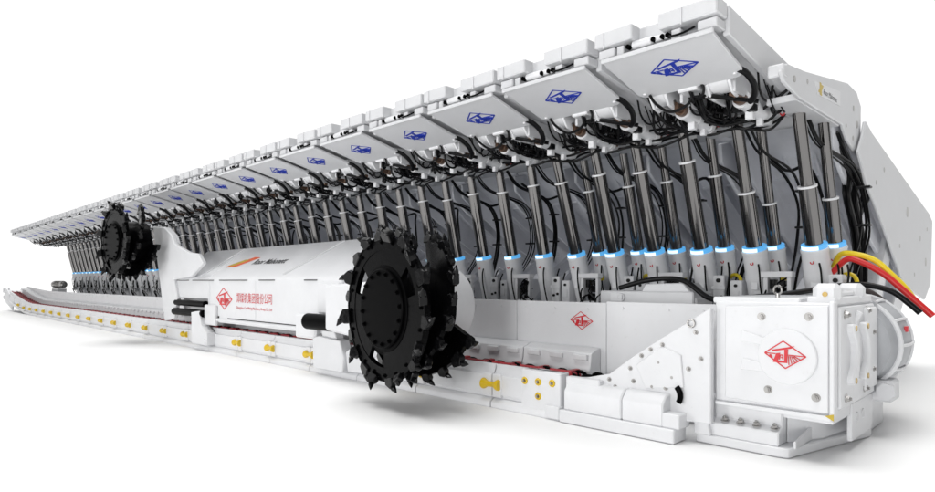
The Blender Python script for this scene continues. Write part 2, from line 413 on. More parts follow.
    for k in range(34):
        xlo, xhi = ((c0-.20, c0+.36), (c0-.95, c0-.60), (c0+.74, c0+.95))[0 if k < 22 else 1 if k < 29 else 2]; xa, xb = rnd.uniform(xlo, xhi), rnd.uniform(xlo, xhi); ya = rnd.uniform(9.3, 10.2); yb = rnd.uniform(9.8, 11.2)
        za, zb = 5.36-.13*(ya-9.3), 5.34-.13*(yb-9.3)
        zm = rnd.uniform(4.80, 5.02); dm = rnd.uniform(-.08, .08)
        h.tube([(xa, ya, za), (xa*.85+xb*.15+dm, ya*.8+yb*.2, zm+.1), (xa*.5+xb*.5+dm, (ya+yb)/2, zm), (xa*.15+xb*.85-dm*.5, ya*.2+yb*.8, zm+.08), (xb, yb, zb)], rnd.choice((.012, .015, .018, .024)), 6, 6)
    for k in range(5):          # cross run along the line of supports
        z = 4.86+.06*rnd.random(); y = 10.35+.16*k; xe = .72 if end else 1.0
        h.tube([(-1.03, y, z+.03)]+[(xx, y+rnd.uniform(-.16, .16), z+rnd.uniform(-.13, .08)) for xx in (-.65, -.3, .0, .35)]+[(xe, y, 5.2 if end else z+.03)], .024, 6, 5)
    for k in range(5):
        h.box((q := rnd.uniform(c0-.7, c0+.7)), q+.13, (w := rnd.uniform(9.9, 10.6)), w+.14, (z := rnd.uniform(4.85, 5.0)), z+.11, .01)
    tag(h.build('hose_tangle', M['rubber'], root, off), kind='stuff')
    h = MB()
    # bundles dropping from canopy to base behind the legs
    for bx, ys, n_ in ((LO-.14, 12.9, 3), (LO+.82, 13.2, 3)):
        for k in range(n_):
            dx, dy = rnd.uniform(-.09, .09), rnd.uniform(-.08, .08)
            h.tube([(bx-.35+dx, 11.5, 4.95), (bx-.28+dx, 11.9+dy, 4.60), (bx-.05+dx*1.8, ys-.2+dy, 4.3), (bx+.10+dx, ys+dy, 3.7), (bx+.16+dx*1.5, ys-.1+dy, 3.0), (bx+.05+dx, 12.7+dy, 2.3), (bx+dx, 12.6, 1.6)], rnd.choice((.016, .020, .026)), 6, 5)
        for z in (3.9, 3.2):
            h.box(bx+.02, bx+.24, ys-.16, ys+.02, z, z+.04, .01)
    h.tube([(LO-.5, 12.1, 4.7), (LO-.3, 12.8, 4.35), (LO-.05, 13.2, 4.45), (LO+.2, 13.0, 4.1), (LO+.4, 12.9, 3.4)], .032, 8)
    tag(h.build('hose_bundle', M['rubber'], root, off), kind='stuff')
    # ---- valve blocks between leg casings
    v = MB()
    v.box(LO-.33, LO+.20, 11.55, 11.75, 2.25, 2.36, .01); v.box(LO-.30, LO-.22, 11.6, 11.72, 1.5, 2.26, .01); v.box(LO+.1, LO+.17, 11.6, 11.72, 1.5, 2.26, .01)
    v.box(LO-.28, LO+.14, 11.6, 11.8, 1.62, 1.74, .01)
    v.build('valve_frame', M['white'], root, off)
    v = MB(); v.box(LO+.70, LO+.92, 11.8, 12.0, 1.55, 2.30, .015); v.box(LO+.68, LO+.94, 11.78, 11.82, 2.02, 2.10, .008); v.build('valve_box', M['white'], root, off)
    v = MB(); v.box(LO-.97, LO-.75, 11.8, 12.1, 1.5, 2.2, .015); v.box(LO-.95, LO-.80, 11.78, 11.81, 1.8, 2.0, .006); v.build('valve_box', M['white'], root, off)
    each('port', [MB().cyl((a, yy, z), (a, yy-.03, z), r, n=10) for a, yy, z, r in ((LO+.81, 11.8, 2.2, .04), (LO+.76, 11.8, 1.85, .03), (LO+.87, 11.8, 1.88, .03), (LO-.86, 11.8, 2.1, .03))], M['dark'], root, off)
    v = MB()
    for k in range(10):
        q, z = rnd.uniform(LO-.24, LO+.02), rnd.uniform(1.75, 2.15); v.box(q, q+.1, 11.7, 11.85, z, z+.09, .008)
    for k in range(14):
        q, z = rnd.uniform(LO-.3, LO+.25), rnd.uniform(1.6, 2.3)
        v.tube([(q, 11.72, z), (q+rnd.uniform(-.15, .15), 11.56, z-.12), (q+rnd.uniform(-.2, .2), 11.66, z-.38)], .016, 6, 5)
    for k in range(6):
        q = rnd.uniform(LO+.62, LO+1.0); z = rnd.uniform(1.9, 2.5)
        v.tube([(q, 12.0, z), (q+.05, 11.85, z-.2), (q-.05, 11.95, z-.7)], .018, 6, 5)
    tag(v.build('valve_fittings', M['rubber'], root, off), kind='stuff')
    if four:
        y_ = MB(); y_.tube([(LO+.55, 12.9, 2.0), (LO+.75, 12.6, 2.3), (LO+.95, 12.5, 2.25), (LO+1.0, 12.5, 1.9)], .035, 8)
        y_.build('yellow_hose', M['yhose'], root, off)
        MB().box(LO-.1, LO+.08, 11.9, 12.0, 2.2, 2.3, .01).build('yellow_cap', M['yhose'], root, off)
    each('shackle', [MB().torus((xx, 10.75, 4.95), (.3, 1, .3), .035, .013, 12, 6) for xx in (LO-.75, LO-.2, LO+.3)], M['decalred'], root, off)
    # mounting lug row seen above the legs
    return root

def add_end_plates(root, cx):
    """Side plates of the support at the open end: outlines at real depth, 50 mm steel."""
    off = (cx, YB, 0); XS = -2.95
    k = XS/-2.9
    P = [(9.05, 5.10), (9.30, 5.27), (10.13, 5.36), (12.52, 5.73), (13.14, 5.70), (13.45, 5.50), (13.42, 4.86), (13.0, 4.57), (12.52, 4.71), (12.19, 4.92), (9.85, 4.90), (9.2, 4.98)]
    P = [(y*k, 2.19+(z-2.19)*k) for y, z in P]
    m = MB(); m.prism(P, XS-.06, XS, 'x', .015)
    m.box(XS-.22, XS+.008, P[0][0]+.08, P[0][0]+.24, P[0][1]-.04, P[0][1]+.14, .02)
    m.prism([(9.9*k, 2.19+2.70*k), (12.2*k, 2.19+2.72*k), (12.2*k, 2.19+2.80*k), (9.9*k, 2.19+2.80*k)], XS-.50, XS-.06, 'x', .01)
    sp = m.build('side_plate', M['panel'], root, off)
    def onp(y, z): return Vector((XS, y*k, 2.19+(z-2.19)*k))
    st = MB(); A = [onp(10.55, 5.31)+Vector((.001, 0, 0)), onp(12.0, 5.46)+Vector((.001, 0, 0)), onp(12.0, 5.21)+Vector((.001, 0, 0)), onp(10.7, 5.13)+Vector((.001, 0, 0))]
    B = [a+Vector((.004, 0, 0)) for a in A]; st.loft(A, B)
    so = st.build('sticker', M['white'], sp, off)
    tx = text_mesh('Roor Mahonett', onp(11.0, 5.20)+Vector((.006, 0, 0)), (0, 1, .03), (0, -.02, 1), (1, 0, 0), .80, .09, .25)
    tx.build('lettering', M['decalblack'], so, off)
    e = strokes_mesh([[(-.14, -.07), (.0, -.07), (.14, .08), (.02, .08)], [(-.05, -.1), (.06, -.1), (.02, .1), (-.06, .1)]], onp(10.86, 5.25)+Vector((.006, 0, 0)), (0, 1, 0), (0, 0, 1), (1, 0, 0), .003)
    e.build('emblem', M['ochre'], so, off)
    h = MB()
    for y, z, r in ((9.6, 5.12, .05), (12.9, 5.35, .055), (13.15, 5.1, .07), (10.2, 5.22, .035), (12.85, 4.8, .045), (12.4, 4.95, .03)):
        p = onp(y, z); MB().cyl(p-Vector((.02, 0, 0)), p+Vector((.006, 0, 0)), r, n=16).build('hole', M['steel'], sp, off)
    # goaf side plate
    XG = -2.86; k2 = XG/-2.9
    Q = [(13.62, 4.95), (13.83, 5.30), (14.32, 5.16), (17.8, 4.58), (21.0, 4.05), (21.5, 3.88), (21.2, 2.1), (20.3, 1.68), (19.2, 1.84), (17.61, 2.10), (15.01, 3.56), (13.9, 4.10), (13.3, 4.62)]
    Q = [(y*k2, 2.19+(z-2.19)*k2) for y, z in Q]
    m = MB(); m.prism(Q, XG-.06, XG, 'x', .015)
    m.prism([(15.3*k2, 4.2), (20.9*k2, 3.6), (20.6*k2, 2.4), (17.8*k2, 2.75)], XG-.45, XG-.06, 'x', .015)
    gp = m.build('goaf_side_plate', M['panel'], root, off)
    def ong(y, z): return Vector((XG, y*k2, 2.19+(z-2.19)*k2))
    h = MB()
    for y, z, r in ((15.4, 4.55, .05), (17.9, 3.85, .12), (19.6, 3.3, .07), (20.4, 2.7, .11), (17.0, 3.0, .05), (14.7, 4.2, .05), (18.8, 2.35, .05), (20.6, 3.6, .05)):
        p = ong(y, z); MB().cyl(p-Vector((.02, 0, 0)), p+Vector((.006, 0, 0)), r, n=18).build('hole', M['steel'], gp, off)
    # diagonal struts and a thick hose bundle seen under the plate
    m = MB()
    m.loft([(-3.35, 14.3, 1.0), (-3.0, 14.3, 1.0), (-3.0, 14.9, 1.0), (-3.35, 14.9, 1.0)], [(-3.35, 16.4, 3.3), (-3.0, 16.4, 3.3), (-3.0, 17.0, 3.1), (-3.35, 17.0, 3.1)], .03)
    m.loft([(-3.3, 16.2, .9), (-3.05, 16.2, .9), (-3.05, 17.2, .9), (-3.3, 17.2, .9)], [(-3.3, 18.2, 2.5), (-3.05, 18.2, 2.5), (-3.05, 19.4, 2.3), (-3.3, 19.4, 2.3)], .03)
    m.build('link_bar', M['shield'], root, off)
    h = MB(); rnd = random.Random(3)
    for i in range(9):
        dx, dy = rnd.uniform(-.1, .1), rnd.uniform(-.25, .25)
        h.tube([(-3.2+dx, 12.6, 4.9), (-3.15+dx, 13.2+dy, 4.5), (-3.12+dx*1.5, 13.6+dy, 4.2), (-3.10+dx, 13.5+dy, 3.8), (-3.1+dx, 14.0+dy*.6, 3.2), (-3.1+dx, 14.3+dy*.5, 2.5), (-3.1+dx, 14.2, 1.7)], .04, 7, 5)
    for i in range(6):
        dy = rnd.uniform(-.3, .3)
        h.tube([(-3.2, 13.3, 4.3), (-3.08, 13.9+dy, 4.3+dy*.5), (-3.05, 14.6+dy, 4.0), (-3.1, 14.2+dy, 3.55)], .035, 7, 5)
    tag(h.build('hose_bundle', M['rubber'], root, off), kind='stuff')

XS_ = [-3.95, -5.95, -7.90, -9.85]+[-11.85-2.0*i for i in range(22)]
ORD = ['first', 'second', 'third', 'fourth', 'fifth', 'sixth', 'seventh', 'eighth', 'ninth', 'tenth', 'eleventh', 'twelfth', 'thirteenth', 'fourteenth', 'fifteenth', 'sixteenth', 'seventeenth', 'eighteenth', 'nineteenth', 'twentieth', 'twenty-first', 'twenty-second', 'twenty-third', 'twenty-fourth', 'twenty-fifth', 'twenty-sixth']
GRP = 'white hydraulic roof supports standing side by side in a long row'
s_end = make_support(True, True); s_four = make_support(True); s_two = make_support(False)
for i, x in enumerate(XS_):
    if i == 0: o = s_end
    elif i == 1: o = s_four
    elif i == 2: o = copy_tree(s_four)
    elif i == 3: o = s_two
    else: o = copy_tree(s_two)
    o.location = (x, YB, 0)
    if i == 0: lab = 'large white roof support at the open right end, bare side plates showing'
    elif i < 3: lab = 'white roof support with four chrome legs, %s from the right end of the row' % ORD[i]
    elif i == len(XS_)-1: lab = 'farthest white roof support, at the left end of the row'
    else: lab = 'white roof support with two chrome legs, %s from the right end of the row' % ORD[i]
    tag(o, lab, 'roof support', GRP)
add_end_plates(s_end, XS_[0])

# ------------------------------------------------------------------ scraper conveyor
conv = empty('scraper_conveyor', (-28, 8.3, 0))
CV = (-28, 8.3, 0)
tag(conv, 'long low white chain conveyor running along the front of the supports', 'conveyor')
def rise(x): return 0.0 if x > -47.5 else (min(1.0, (-47.5-x)/9.0))**1.4*.85
YF = 7.85
pans = []
px0, PW = -5.2, 2.0
proto = None
for i in range(25):
    xa = px0-PW*(i+1); xb = px0-PW*i; xm = (xa+xb)/2; dz = rise(xm); sl = (rise(xa)-rise(xb))/PW
    if i == 0 or proto is None or dz > 0:
        m = MB(); x0, x1 = -PW/2+.012, (PW/2-.012 if i else PW/2-.53)
        m.prism([(YF-.10, .0), (YF-.10, .10), (YF-.02, .16), (YF+.3, .16), (YF+.3, .0)], x0, x1, 'x', .012)
        m.prism([(YF, .16), (YF, .56), (YF+.05, .68), (YF+.05, .735), (YF+.14, .735), (YF+.22, .55), (YF+.22, .16)], x0, x1, 'x', .012)
        m.box(x0, x1, YF+.2, YF+.95, .45, .52, .006)
        m.box(x0+.12, x1-.12, YF-.035, YF+.01, .22, .56, .012)
        m.box(x0, x0+.2, YF-.06, YF+.01, .18, .58, .015); m.box(x1-.2, x1, YF-.06, YF+.01, .18, .58, .015)
        m.prism([(YF+.7, .52), (YF+.78, .80), (YF+.80, .98), (YF+1.0, 1.05), (YF+1.08, 1.05), (YF+1.08, .1), (YF+.7, .1)], x0, x1, 'x', .012)
        for k in range(3 if i == 0 else 4): m.box(x0+.12+k*.5, x0+.40+k*.5, YF+.74, YF+.81, .86, .95, .01)
        if dz > 0:
            m.xf(Matrix.Translation((xm, 0, dz)) @ Matrix.Rotation(math.atan(sl), 4, 'Y'))
            p = m.build('pan', M['white'], conv, CV)
        else:
            p = m.build('pan', M['white'], conv, (0, CV[1], 0)); proto = p if i else None; p.location = (xm-CV[0], 0, 0)
    else:
        p = proto.copy(); COL.objects.link(p); p.parent = conv; p.location = (xm-CV[0], 0, 0)
    pans.append((p, xa, dz))
# dumbbell connectors straddling each pan joint
dbm = MB()
dbm.lathe((-.20, YF-.075, .40), (.20, YF-.075, .40), [(0, .08), (.015, .095), (.05, .095), (.13, .048), (.27, .048), (.35, .095), (.385, .095), (.40, .08)], 14)
db0 = None
for p, xa, dz in pans[:23]:
    if db0 is None: db0 = dbm.build('dumbbell_connector', M['yellow'], conv, (0, CV[1], 0)); d = db0
    else: d = db0.copy(); COL.objects.link(d); d.parent = conv
    d.location = (xa-CV[0], 0, dz)
# spill plates
m = MB()
SP = [(-5.62, -7.6, 1.82), (-7.6, -9.6, 1.82), (-9.6, -11.6, 1.80)]
x = -11.6
while x > -47: SP.append((x, x-2.0, 1.52)); x -= 2.0
for (xb, xa, zt) in SP:
    m = MB(); m.prism([(YF+1.085, .1), (YF+1.085, zt), (YF+1.13, zt), (YF+1.13, .1)], xa+.006, xb-.006, 'x', .008)
    m.box(xa+.05, xa+.09, YF+1.13, YF+1.35, .2, zt-.1, .006)
    for bx in (.2, .9, 1.6): m.cyl((xa+bx, YF+1.07, zt-.12), (xa+bx, YF+1.09, zt-.12), .022, n=10)
    sp = m.build('spill_plate', M['white'], conv, CV)
    if xb == -5.62:
        em = strokes_mesh(emblem(.055), (-6.12, YF+1.084, 1.50), (.23, 0, 0), (0, 0, .24), (0, -1, 0), .003)
        em.build('emblem', M['decalred'], sp, CV)
m = MB(); m.prism([(YF+1.07, .3), (YF+1.07, 1.845), (YF+1.12, 1.845), (YF+1.12, .3)], -5.61, -3.2, 'x', .008)
for bx in (-5.3, -4.5, -3.95, -3.8): m.cyl((bx, YF+1.055, 1.74), (bx, YF+1.075, 1.74), .022, n=10)
m.build('spill_plate', M['white'], conv, CV)
# far spill plate ramps up with the tail
m = MB(); m.prism([(-47.62, .2), (-47.62, 1.52), (-51.2, 1.62), (-55.4, 1.80), (-55.6, 1.2), (-51, .3)], YF+1.085, YF+1.13, 'y', .01)
m.build('spill_plate', M['white'], conv, CV)
# flights and chain
fm = MB(); fm.prism([(-.09, .54), (-.05, .725), (.05, .725), (.09, .54)], YF+.145, YF+.66, 'y', .012)
fm.box(-.22, .22, YF+.15, YF+.20, .55, .765, .02)
fm.box(-.15, .15, YF+.30, YF+.46, .53, .71, .03)
f0 = None
NF = 78
for k in range(NF):
    x = -5.9-.64*k; dz = rise(x)
    if f0 is None: f0 = fm.build('flight_bar', M['red'], conv, (0, CV[1], 0)); f = f0
    else: f = f0.copy(); COL.objects.link(f); f.parent = conv
    f.location = (x-CV[0], 0, dz); f.rotation_euler = (0, math.atan((rise(x-.1)-rise(x+.1))/.2), 0)
ch = MB(); x = -5.4; k = 0
while x > -55.5:
    for yy in (YF+.24, YF+.52):
        v0 = len(ch.v); ch.torus((0, 0, 0), (0, 0, 1) if k % 2 else (0, 1, 0.25), .072, .03, 12, 6)
        ch.v[v0:] = [(x+a*1.5, yy+b, .64+rise(x)+c) for a, b, c in ch.v[v0:]]
    x -= .175; k += 1
ch.build('chain', M['flatblack'], conv, CV)
# head end block: joint plate with yellow ringed holes, chain guard casing, connecting foot
m = MB()
m.box(-6.52, -5.72, YF-.075, YF+.2, .04, .735, .015)
m.box(-5.98, -5.70, YF-.14, YF+.1, .02, .22, .015); 
jp = m.build('joint_plate', M['white'], conv, CV)
for bx, bz in ((-6.44, .55), (-6.16, .56), (-5.88, .57), (-6.16, .33)):
    MB().torus((bx, YF-.08, bz), (0, 1, 0), .045, .018, 18, 6).build('bolt_ring', M['yellow'], jp, CV)
    MB().hexbolt((bx, YF-.075, bz), (0, -1, 0), .026, .03).build('bolt', M['steel'], jp, CV)
# head side frame plate rising to the drive
m = MB()
m.prism([(-5.69, .10), (-5.69, .66), (-5.35, .70), (-4.95, .80), (-4.55, 1.10), (-4.1, 1.40), (-3.75, 1.62), (-3.42, 1.84), (-3.42, .30), (-3.9, .28)], YF+.10, YF+.21, 'y', .012)
m.box(-5.66, -5.05, YF-.02, YF+.12, .48, .70, .015)
m.prism([(-4.35, .66), (-4.5, .98), (-4.1, 1.28), (-3.82, 1.18), (-3.78, .74)], YF+.07, YF+.11, 'y', .01)
hf = m.build('head_frame', M['white'], conv, CV)
for bx, bz in ((-5.3, .58), (-5.2, .58), (-4.95, .72), (-4.85, .62), (-4.6, .92), (-4.42, 1.12), (-4.28, 1.22), (-4.15, 1.05), (-4.1, 1.3), (-3.95, .86), (-4.25, .7), (-4.05, .7), (-3.62, 1.5), (-3.55, 1.15), (-3.72, 1.0), (-5.5, .59), (-4.55, .74)):
    MB().hexbolt((bx, YF+.10, bz), (0, -1, 0), .024, .024).build('bolt', M['steel'], hf, CV)
MB().torus((-3.68, YF+.08, 1.62), (0, 1, 0), .05, .013, 16, 6).build('ring', M['steel'], hf, CV)
m = MB()
m.prism([(YF-.13, .20), (YF-.13, .50), (YF-.02, .62), (YF+.16, .64), (YF+.16, .20)], -5.62, -4.62, 'x', .02)
m.prism([(YF-.13, .20), (YF-.13, .50), (YF-.02, .62), (YF+.16, .64), (YF+.16, .20)], -4.61, -3.98, 'x', .02)
m.box(-5.68, -3.80, YF-.17, YF+.2, .01, .20, .015)
m.box(-4.0, -3.75, YF-.12, YF+.2, .2, .40, .015)
m.build('chain_guard', M['white'], conv, CV)
m = MB(); m.torus((-3.99, YF+.06, .62), (0, 1, 0), .17, .04, 8, 8, arc=1.3); m.build('sprocket', M['flatblack'], conv, CV)
# tail: return drum, side cheeks and lugs
m = MB()
m.prism([(-54.0, .10), (-56.6, .55), (-57.3, 1.05), (-57.2, 1.50), (-56.6, 1.68), (-55.8, 1.45), (-53.8, .85)], YF-.02, YF+.08, 'y', .02)
m.prism([(-54.0, .10), (-56.6, .55), (-57.3, 1.05), (-57.2, 1.50), (-56.6, 1.68), (-55.8, 1.45), (-53.8, .85)], YF+.95, YF+1.08, 'y', .02)
m.cyl((-56.6, YF, 1.10), (-56.6, YF+1.0, 1.10), .42, n=20)
m.box(-57.4, -56.9, YF-.1, YF+.3, 1.3, 1.65, .03); m.box(-57.5, -57.0, YF-.06, YF+.25, .8, 1.1, .03)
m.build('tail_frame', M['white'], conv, CV)

tm = empty('tail_motor', (-49, 9.7, 1.75))
tag(tm, 'small dark grey motor above the far left conveyor plate', 'motor')
m = MB(); m.lathe((-50.3, 9.7, 1.95), (-47.6, 9.7, 1.95), [(0, .14), (.05, .24), (.5, .25), (.55, .22), (2.2, .22), (2.3, .25), (2.6, .22), (2.7, .1)], 18)
for k in range(6): m.torus((-49.4+.3*k, 9.7, 1.95), (1, 0, 0), .23, .02, 18, 6)
m.build('casing', M['steel'], tm, (-49, 9.7, 1.75))
m = MB(); m.box(-49.9, -48.1, 9.45, 9.95, .0, 1.68, .02); m.build('stand', M['white'], tm, (-49, 9.7, 1.75))

# ------------------------------------------------------------------ drive head (gearbox)
DH = (-2.8, 8.9, 0)
dr = empty('drive_gearbox', DH)
tag(dr, 'big white conveyor gearbox with red diamond emblem at the right front', 'gearbox')
YG, XE = 8.10, -2.04
m = MB()
m.box(-3.42, XE, YG, 10.0, .60, 1.93, .02)
m.box(-3.46, XE-.35, YG+.02, 9.9, 1.90, 1.98, .015)
m.box(XE-.30, XE+.02, YG+.1, 9.95, 1.90, 2.0, .015)
m.build('housing', M['white'], dr, DH)
m = MB()   # front cover plate with lip
m.prism([(-3.28, .66), (-3.28, 1.86), (XE-.03, 1.90), (XE-.03, .62)], YG-.035, YG+.0, 'y', .012)
m.box(XE-.02, XE+.035, YG-.04, YG+.1, .58, 1.95, .012)
m.prism([(-3.40, .56), (-3.40, .60), (XE+.0, .60), (XE+.0, .54)], YG-.05, YG+.05, 'y', .005)
m.prism([(-3.08, 1.42), (-3.05, 1.56), (-2.68, 1.45), (-2.68, 1.36)], YG-.055, YG-.03, 'y', .008)
m.prism([(-3.08, 1.05), (-3.05, 1.20), (-2.68, 1.15), (-2.68, 1.05)], YG-.055, YG-.03, 'y', .008)
m.build('cover_plate', M['white'], dr, DH)
m = MB(); m.lathe((-2.52, YG-.03, 1.26), (-2.52, YG-.07, 1.26), [(0, .345), (.025, .34), (.035, .328)], 48)
dc = m.build('bearing_cap', M['white'], dr, DH)
em = strokes_mesh(emblem(.055), (-2.535, YG-.067, 1.285), (.235, 0, 0), (0, 0, .26), (0, -1, 0), .003); em.build('emblem', M['decalred'], dc, DH)
for bx, bz in ((-2.82, 1.74), (-2.28, 1.76), (-2.74, .83), (-2.20, .80)): MB().hexbolt((bx, YG-.03, bz), (0, -1, 0), .036, .03).build('bolt', M['steel'], dr, DH)
m = MB(); m.torus((-2.72, 8.35, 2.075), (.3, 1, 0), .055, .014, 18, 8); m.cyl((-2.72, 8.35, 1.96), (-2.72, 8.35, 2.03), .025, n=10)
m.build('eyebolt', M['steel'], dr, DH)
# end face
m = MB()
m.box(XE, XE+.05, YG+.16, 9.95, .66, 1.88, .015)
m.box(XE, XE+.085, 9.35, 9.95, .75, 1.84, .02)
for yy in (8.55, 9.15):
    m.prism([(yy, .92), (yy, 1.02), (yy+.14, 1.14), (yy+.17, 1.3), (yy+.14, 1.44), (yy, 1.56), (yy, 1.66), (yy+.16, 1.66), (yy+.27, 1.48), (yy+.31, 1.3), (yy+.27, 1.1), (yy+.16, .92)], XE+.03, XE+.13, 'x', .02)
m.box(XE-.25, XE+.05, 8.2, 8.42, 1.93, 2.16, .06); m.box(XE-.25, XE+.05, 9.25, 9.52, 1.93, 2.16, .06); m.box(XE-.2, XE-.02, 8.5, 9.2, 1.99, 2.06, .02)
m.cyl((XE+.03, 8.95, 1.66), (XE+.10, 8.95, 1.80), .035, n=12)
m.build('end_plate', M['white'], dr, DH)
bmat = mat('brass', (.45, .32, .12), .35, 1.0)
for yy, zz in ((8.62, 1.61), (8.62, .97), (9.22, 1.61), (9.22, .97)): MB().cyl((XE+.12, yy, zz), (XE+.14, yy, zz), .035, n=12).build('brass_bolt', bmat, dr, DH)
for yy in (8.19, 9.24): MB().cyl((XE-.10, yy, 2.03), (XE-.10, yy+.02, 2.03), .03, n=12).build('brass_bolt', bmat, dr, DH)
for yy, zz in ((8.45, 1.78), (9.5, 1.80), (8.5, .76), (9.4, .78), (9.75, 1.5), (9.75, 1.0)): MB().hexbolt((XE+.05, yy, zz), (1, 0, 0), .04, .035).build('bolt', M['steel'], dr, DH)
# foot
m = MB()
m.prism([(-3.67, 8.06), (-2.62, 8.04), (-2.50, 8.07), (-2.05, 10.0), (-2.05, 10.1), (-3.67, 10.1)], .01, .13, 'z', .015)
m.prism([(8.07, .13), (8.07, .30), (8.2, .36), (8.2, .595), (9.92, .595), (9.92, .13)], -3.66, -2.62, 'x', .015)
m.prism([(-3.67, .13), (-3.67, .38), (-3.50, .40), (-3.45, .17), (-3.45, .13)], 8.0, 8.2, 'y', .012)
m.prism([(-2.61, 8.35), (-2.35, 8.9), (-2.2, 9.85), (-2.61, 9.85)], .13, .597, 'z', .012)
m.prism([(8.10, .13), (8.10, .22), (9.4, .40), (9.4, .13)], -2.46, -2.43, 'x', .008)
m.loft([(-2.6, 8.09, .56), (-2.07, 8.13, .56), (-2.07, 8.13, .592), (-2.6, 8.09, .592)], [(-2.6, 9.78, .56), (-2.07, 9.78, .56), (-2.07, 9.78, .592), (-2.6, 9.78, .592)], .005)
m.prism([(9.0, .13), (9.0, .62), (10.1, .62), (10.1, .13)], -2.10, -2.04, 'x', .01)
m.box(-3.42, XE-.02, YG+.14, 9.88, .47, .61, .01)
m.build('foot', M['white'], dr, DH)
for bx in (-3.30, -3.10, -2.90, -2.68): MB().hexbolt((bx, 8.12, (.345)), (0, -.2, 1), .036, .035).build('bolt', M['steel'], dr, DH)
for yy in (9.25, 9.55): MB().cyl((-2.045, yy, .42), (-2.03, yy, .42), .06, n=16).build('hole', M['panel'], dr, DH)
m = MB(); m.prism([(XE-.06, .60), (XE+.03, .55), (XE+.03, .63)], YG-.056, YG-.045, 'y', .0); m.build('warning_mark', M['ochre'], dr, DH)

# ------------------------------------------------------------------ motor behind the gearbox
MO = (-2.3, 10.8, 0)
mo = empty('drive_motor', MO)
tag(mo, 'rounded grey white electric motor behind the right end of the gearbox', 'motor')
MX, MZ = -2.42, 1.28
m = MB()
m.lathe((MX, 10.05, MZ), (MX, 12.2, MZ), [(0, .52), (.03, .60), (.2, .62), (.25, .66), (.55, .70), (.9, .70), (1.2, .66), (1.6, .55), (1.95, .40), (2.1, .2)], 36)
m.box(MX-.6, MX+.42, 10.03, 10.22, .62, 1.92, .03)
m.build('casing', mat('grey motor paint', (0.38, 0.39, 0.41), 0.42, bump=.15, bscale=9, var=.1, vscale=2), mo, MO)
m = MB()
for a in range(0, 360, 30):
    ca_, sa_ = cos(R(a)), sin(R(a))
    m.tube([(MX+ca_*.665, 10.3, MZ+sa_*.665), (MX+ca_*.715, 10.6, MZ+sa_*.715), (MX+ca_*.71, 10.95, MZ+sa_*.71), (MX+ca_*.67, 11.25, MZ+sa_*.67), (MX+ca_*.55, 11.65, MZ+sa_*.55)], .022, 6, 3)
m.torus((MX, 10.32, MZ), (0, 1, 0), .67, .04, 36, 8); m.torus((MX, 11.0, MZ), (0, 1, 0), .70, .025, 36, 8)
m.build('rib', M['white'], mo, MO)
m = MB(); m.box(MX+.25, MX+.62, 10.1, 10.55, .50, .80, .03); m.cyl((MX+.55, 10.02, .66), (MX+.55, 10.12, .66), .12, n=6); m.build('terminal_box', M['panel'], mo, MO)
m = MB(); m.box(MX-.5, MX+.3, 10.2, 11.2, 0.0, .72, .03); m.build('stand', M['white'], mo, MO)
m = MB(); m.box(MX+.66, MX+.705, 10.62, 10.72, 1.46, 1.54, .005); m.build('warning_mark', M['decalred'], mo, MO)

# ------------------------------------------------------------------ control box and loose cables
CB = (-5.0, 9.6, 0)
cb = empty('control_box', CB); tag(cb, 'low white steel box behind the conveyor plate, cable lying on it', 'steel box')
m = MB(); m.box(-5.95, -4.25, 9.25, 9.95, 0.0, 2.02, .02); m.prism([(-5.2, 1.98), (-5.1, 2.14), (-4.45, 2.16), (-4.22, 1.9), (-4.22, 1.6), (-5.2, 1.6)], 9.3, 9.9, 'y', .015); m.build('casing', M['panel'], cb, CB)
m = MB(); m.box(-5.72, -5.5, 9.22, 9.25, 1.84, 1.98, .004); m.torus((-5.52, 9.225, 1.91), (0, 1, 0), .06, .012, 16, 6); m.build('latch', M['white'], cb, CB)

def cable(name, pts, r, m, label, cat='cable'):
    b = MB(); b.tube(pts, r, 12, 8); o = b.build(name, m); tag(o, label, cat); return o
cable('power_cable', [(-5.6, 9.32, 2.07), (-5.15, 9.35, 2.19), (-4.75, 9.35, 2.23), (-4.4, 9.3, 2.18), (-4.05, 9.25, 1.95), (-3.75, 9.2, 1.86), (-3.5, 9.5, 1.6)], .042, M['rubber'], 'thick black cable draped over the white steel box')
cable('power_cable', [(-3.5, 9.3, 1.93), (-3.2, 10.6, 2.0), (-2.93, 11.5, 2.09), (-2.65, 11.5, 2.124), (-2.40, 11.5, 2.126), (-2.07, 11.5, 2.03), (-1.83, 11.5, 1.83), (-1.70, 11.5, 1.70)], .045, M['rubber'], 'thick black cable looping over the top of the gearbox motor')
cable('power_cable', [(-2.9, 11.8, 1.9), (-2.70, 11.8, 2.05), (-2.42, 11.8, 2.0), (-2.13, 11.8, 1.75), (-1.98, 11.8, 1.56), (-1.92, 11.85, 1.2), (-2.0, 11.9, .8)], .05, mat('brown black cable', (.03, .02, .018), .5), 'dark brown cable hanging behind the gearbox motor')
cable('water_hose', [(-3.1, 12.4, 2.45), (-2.9, 12.1, 2.66), (-2.61, 12.0, 2.63), (-2.37, 12.0, 2.52), (-2.16, 12.0, 2.30), (-1.99, 12.0, 2.10), (-1.86, 12.0, 1.90), (-1.74, 12.0, 1.72)], .046, M['yhose'], 'yellow hose sloping down at the far right', 'hose')
cable('water_hose', [(-3.1, 12.2, 2.3), (-2.80, 11.95, 2.55), (-2.59, 11.9, 2.52), (-2.27, 11.9, 2.32), (-2.02, 11.9, 2.08), (-1.8, 11.9, 1.85), (-1.60, 11.9, 1.64)], .05, M['rhose'], 'red hose sloping down just below the yellow one', 'hose')

# ------------------------------------------------------------------ shearer
SO = (-17, 8.4, 0)
sh = empty('shearer', SO)
tag(sh, 'white longwall shearer with two black cutting drums straddling the conveyor', 'mining machine')
m = MB()
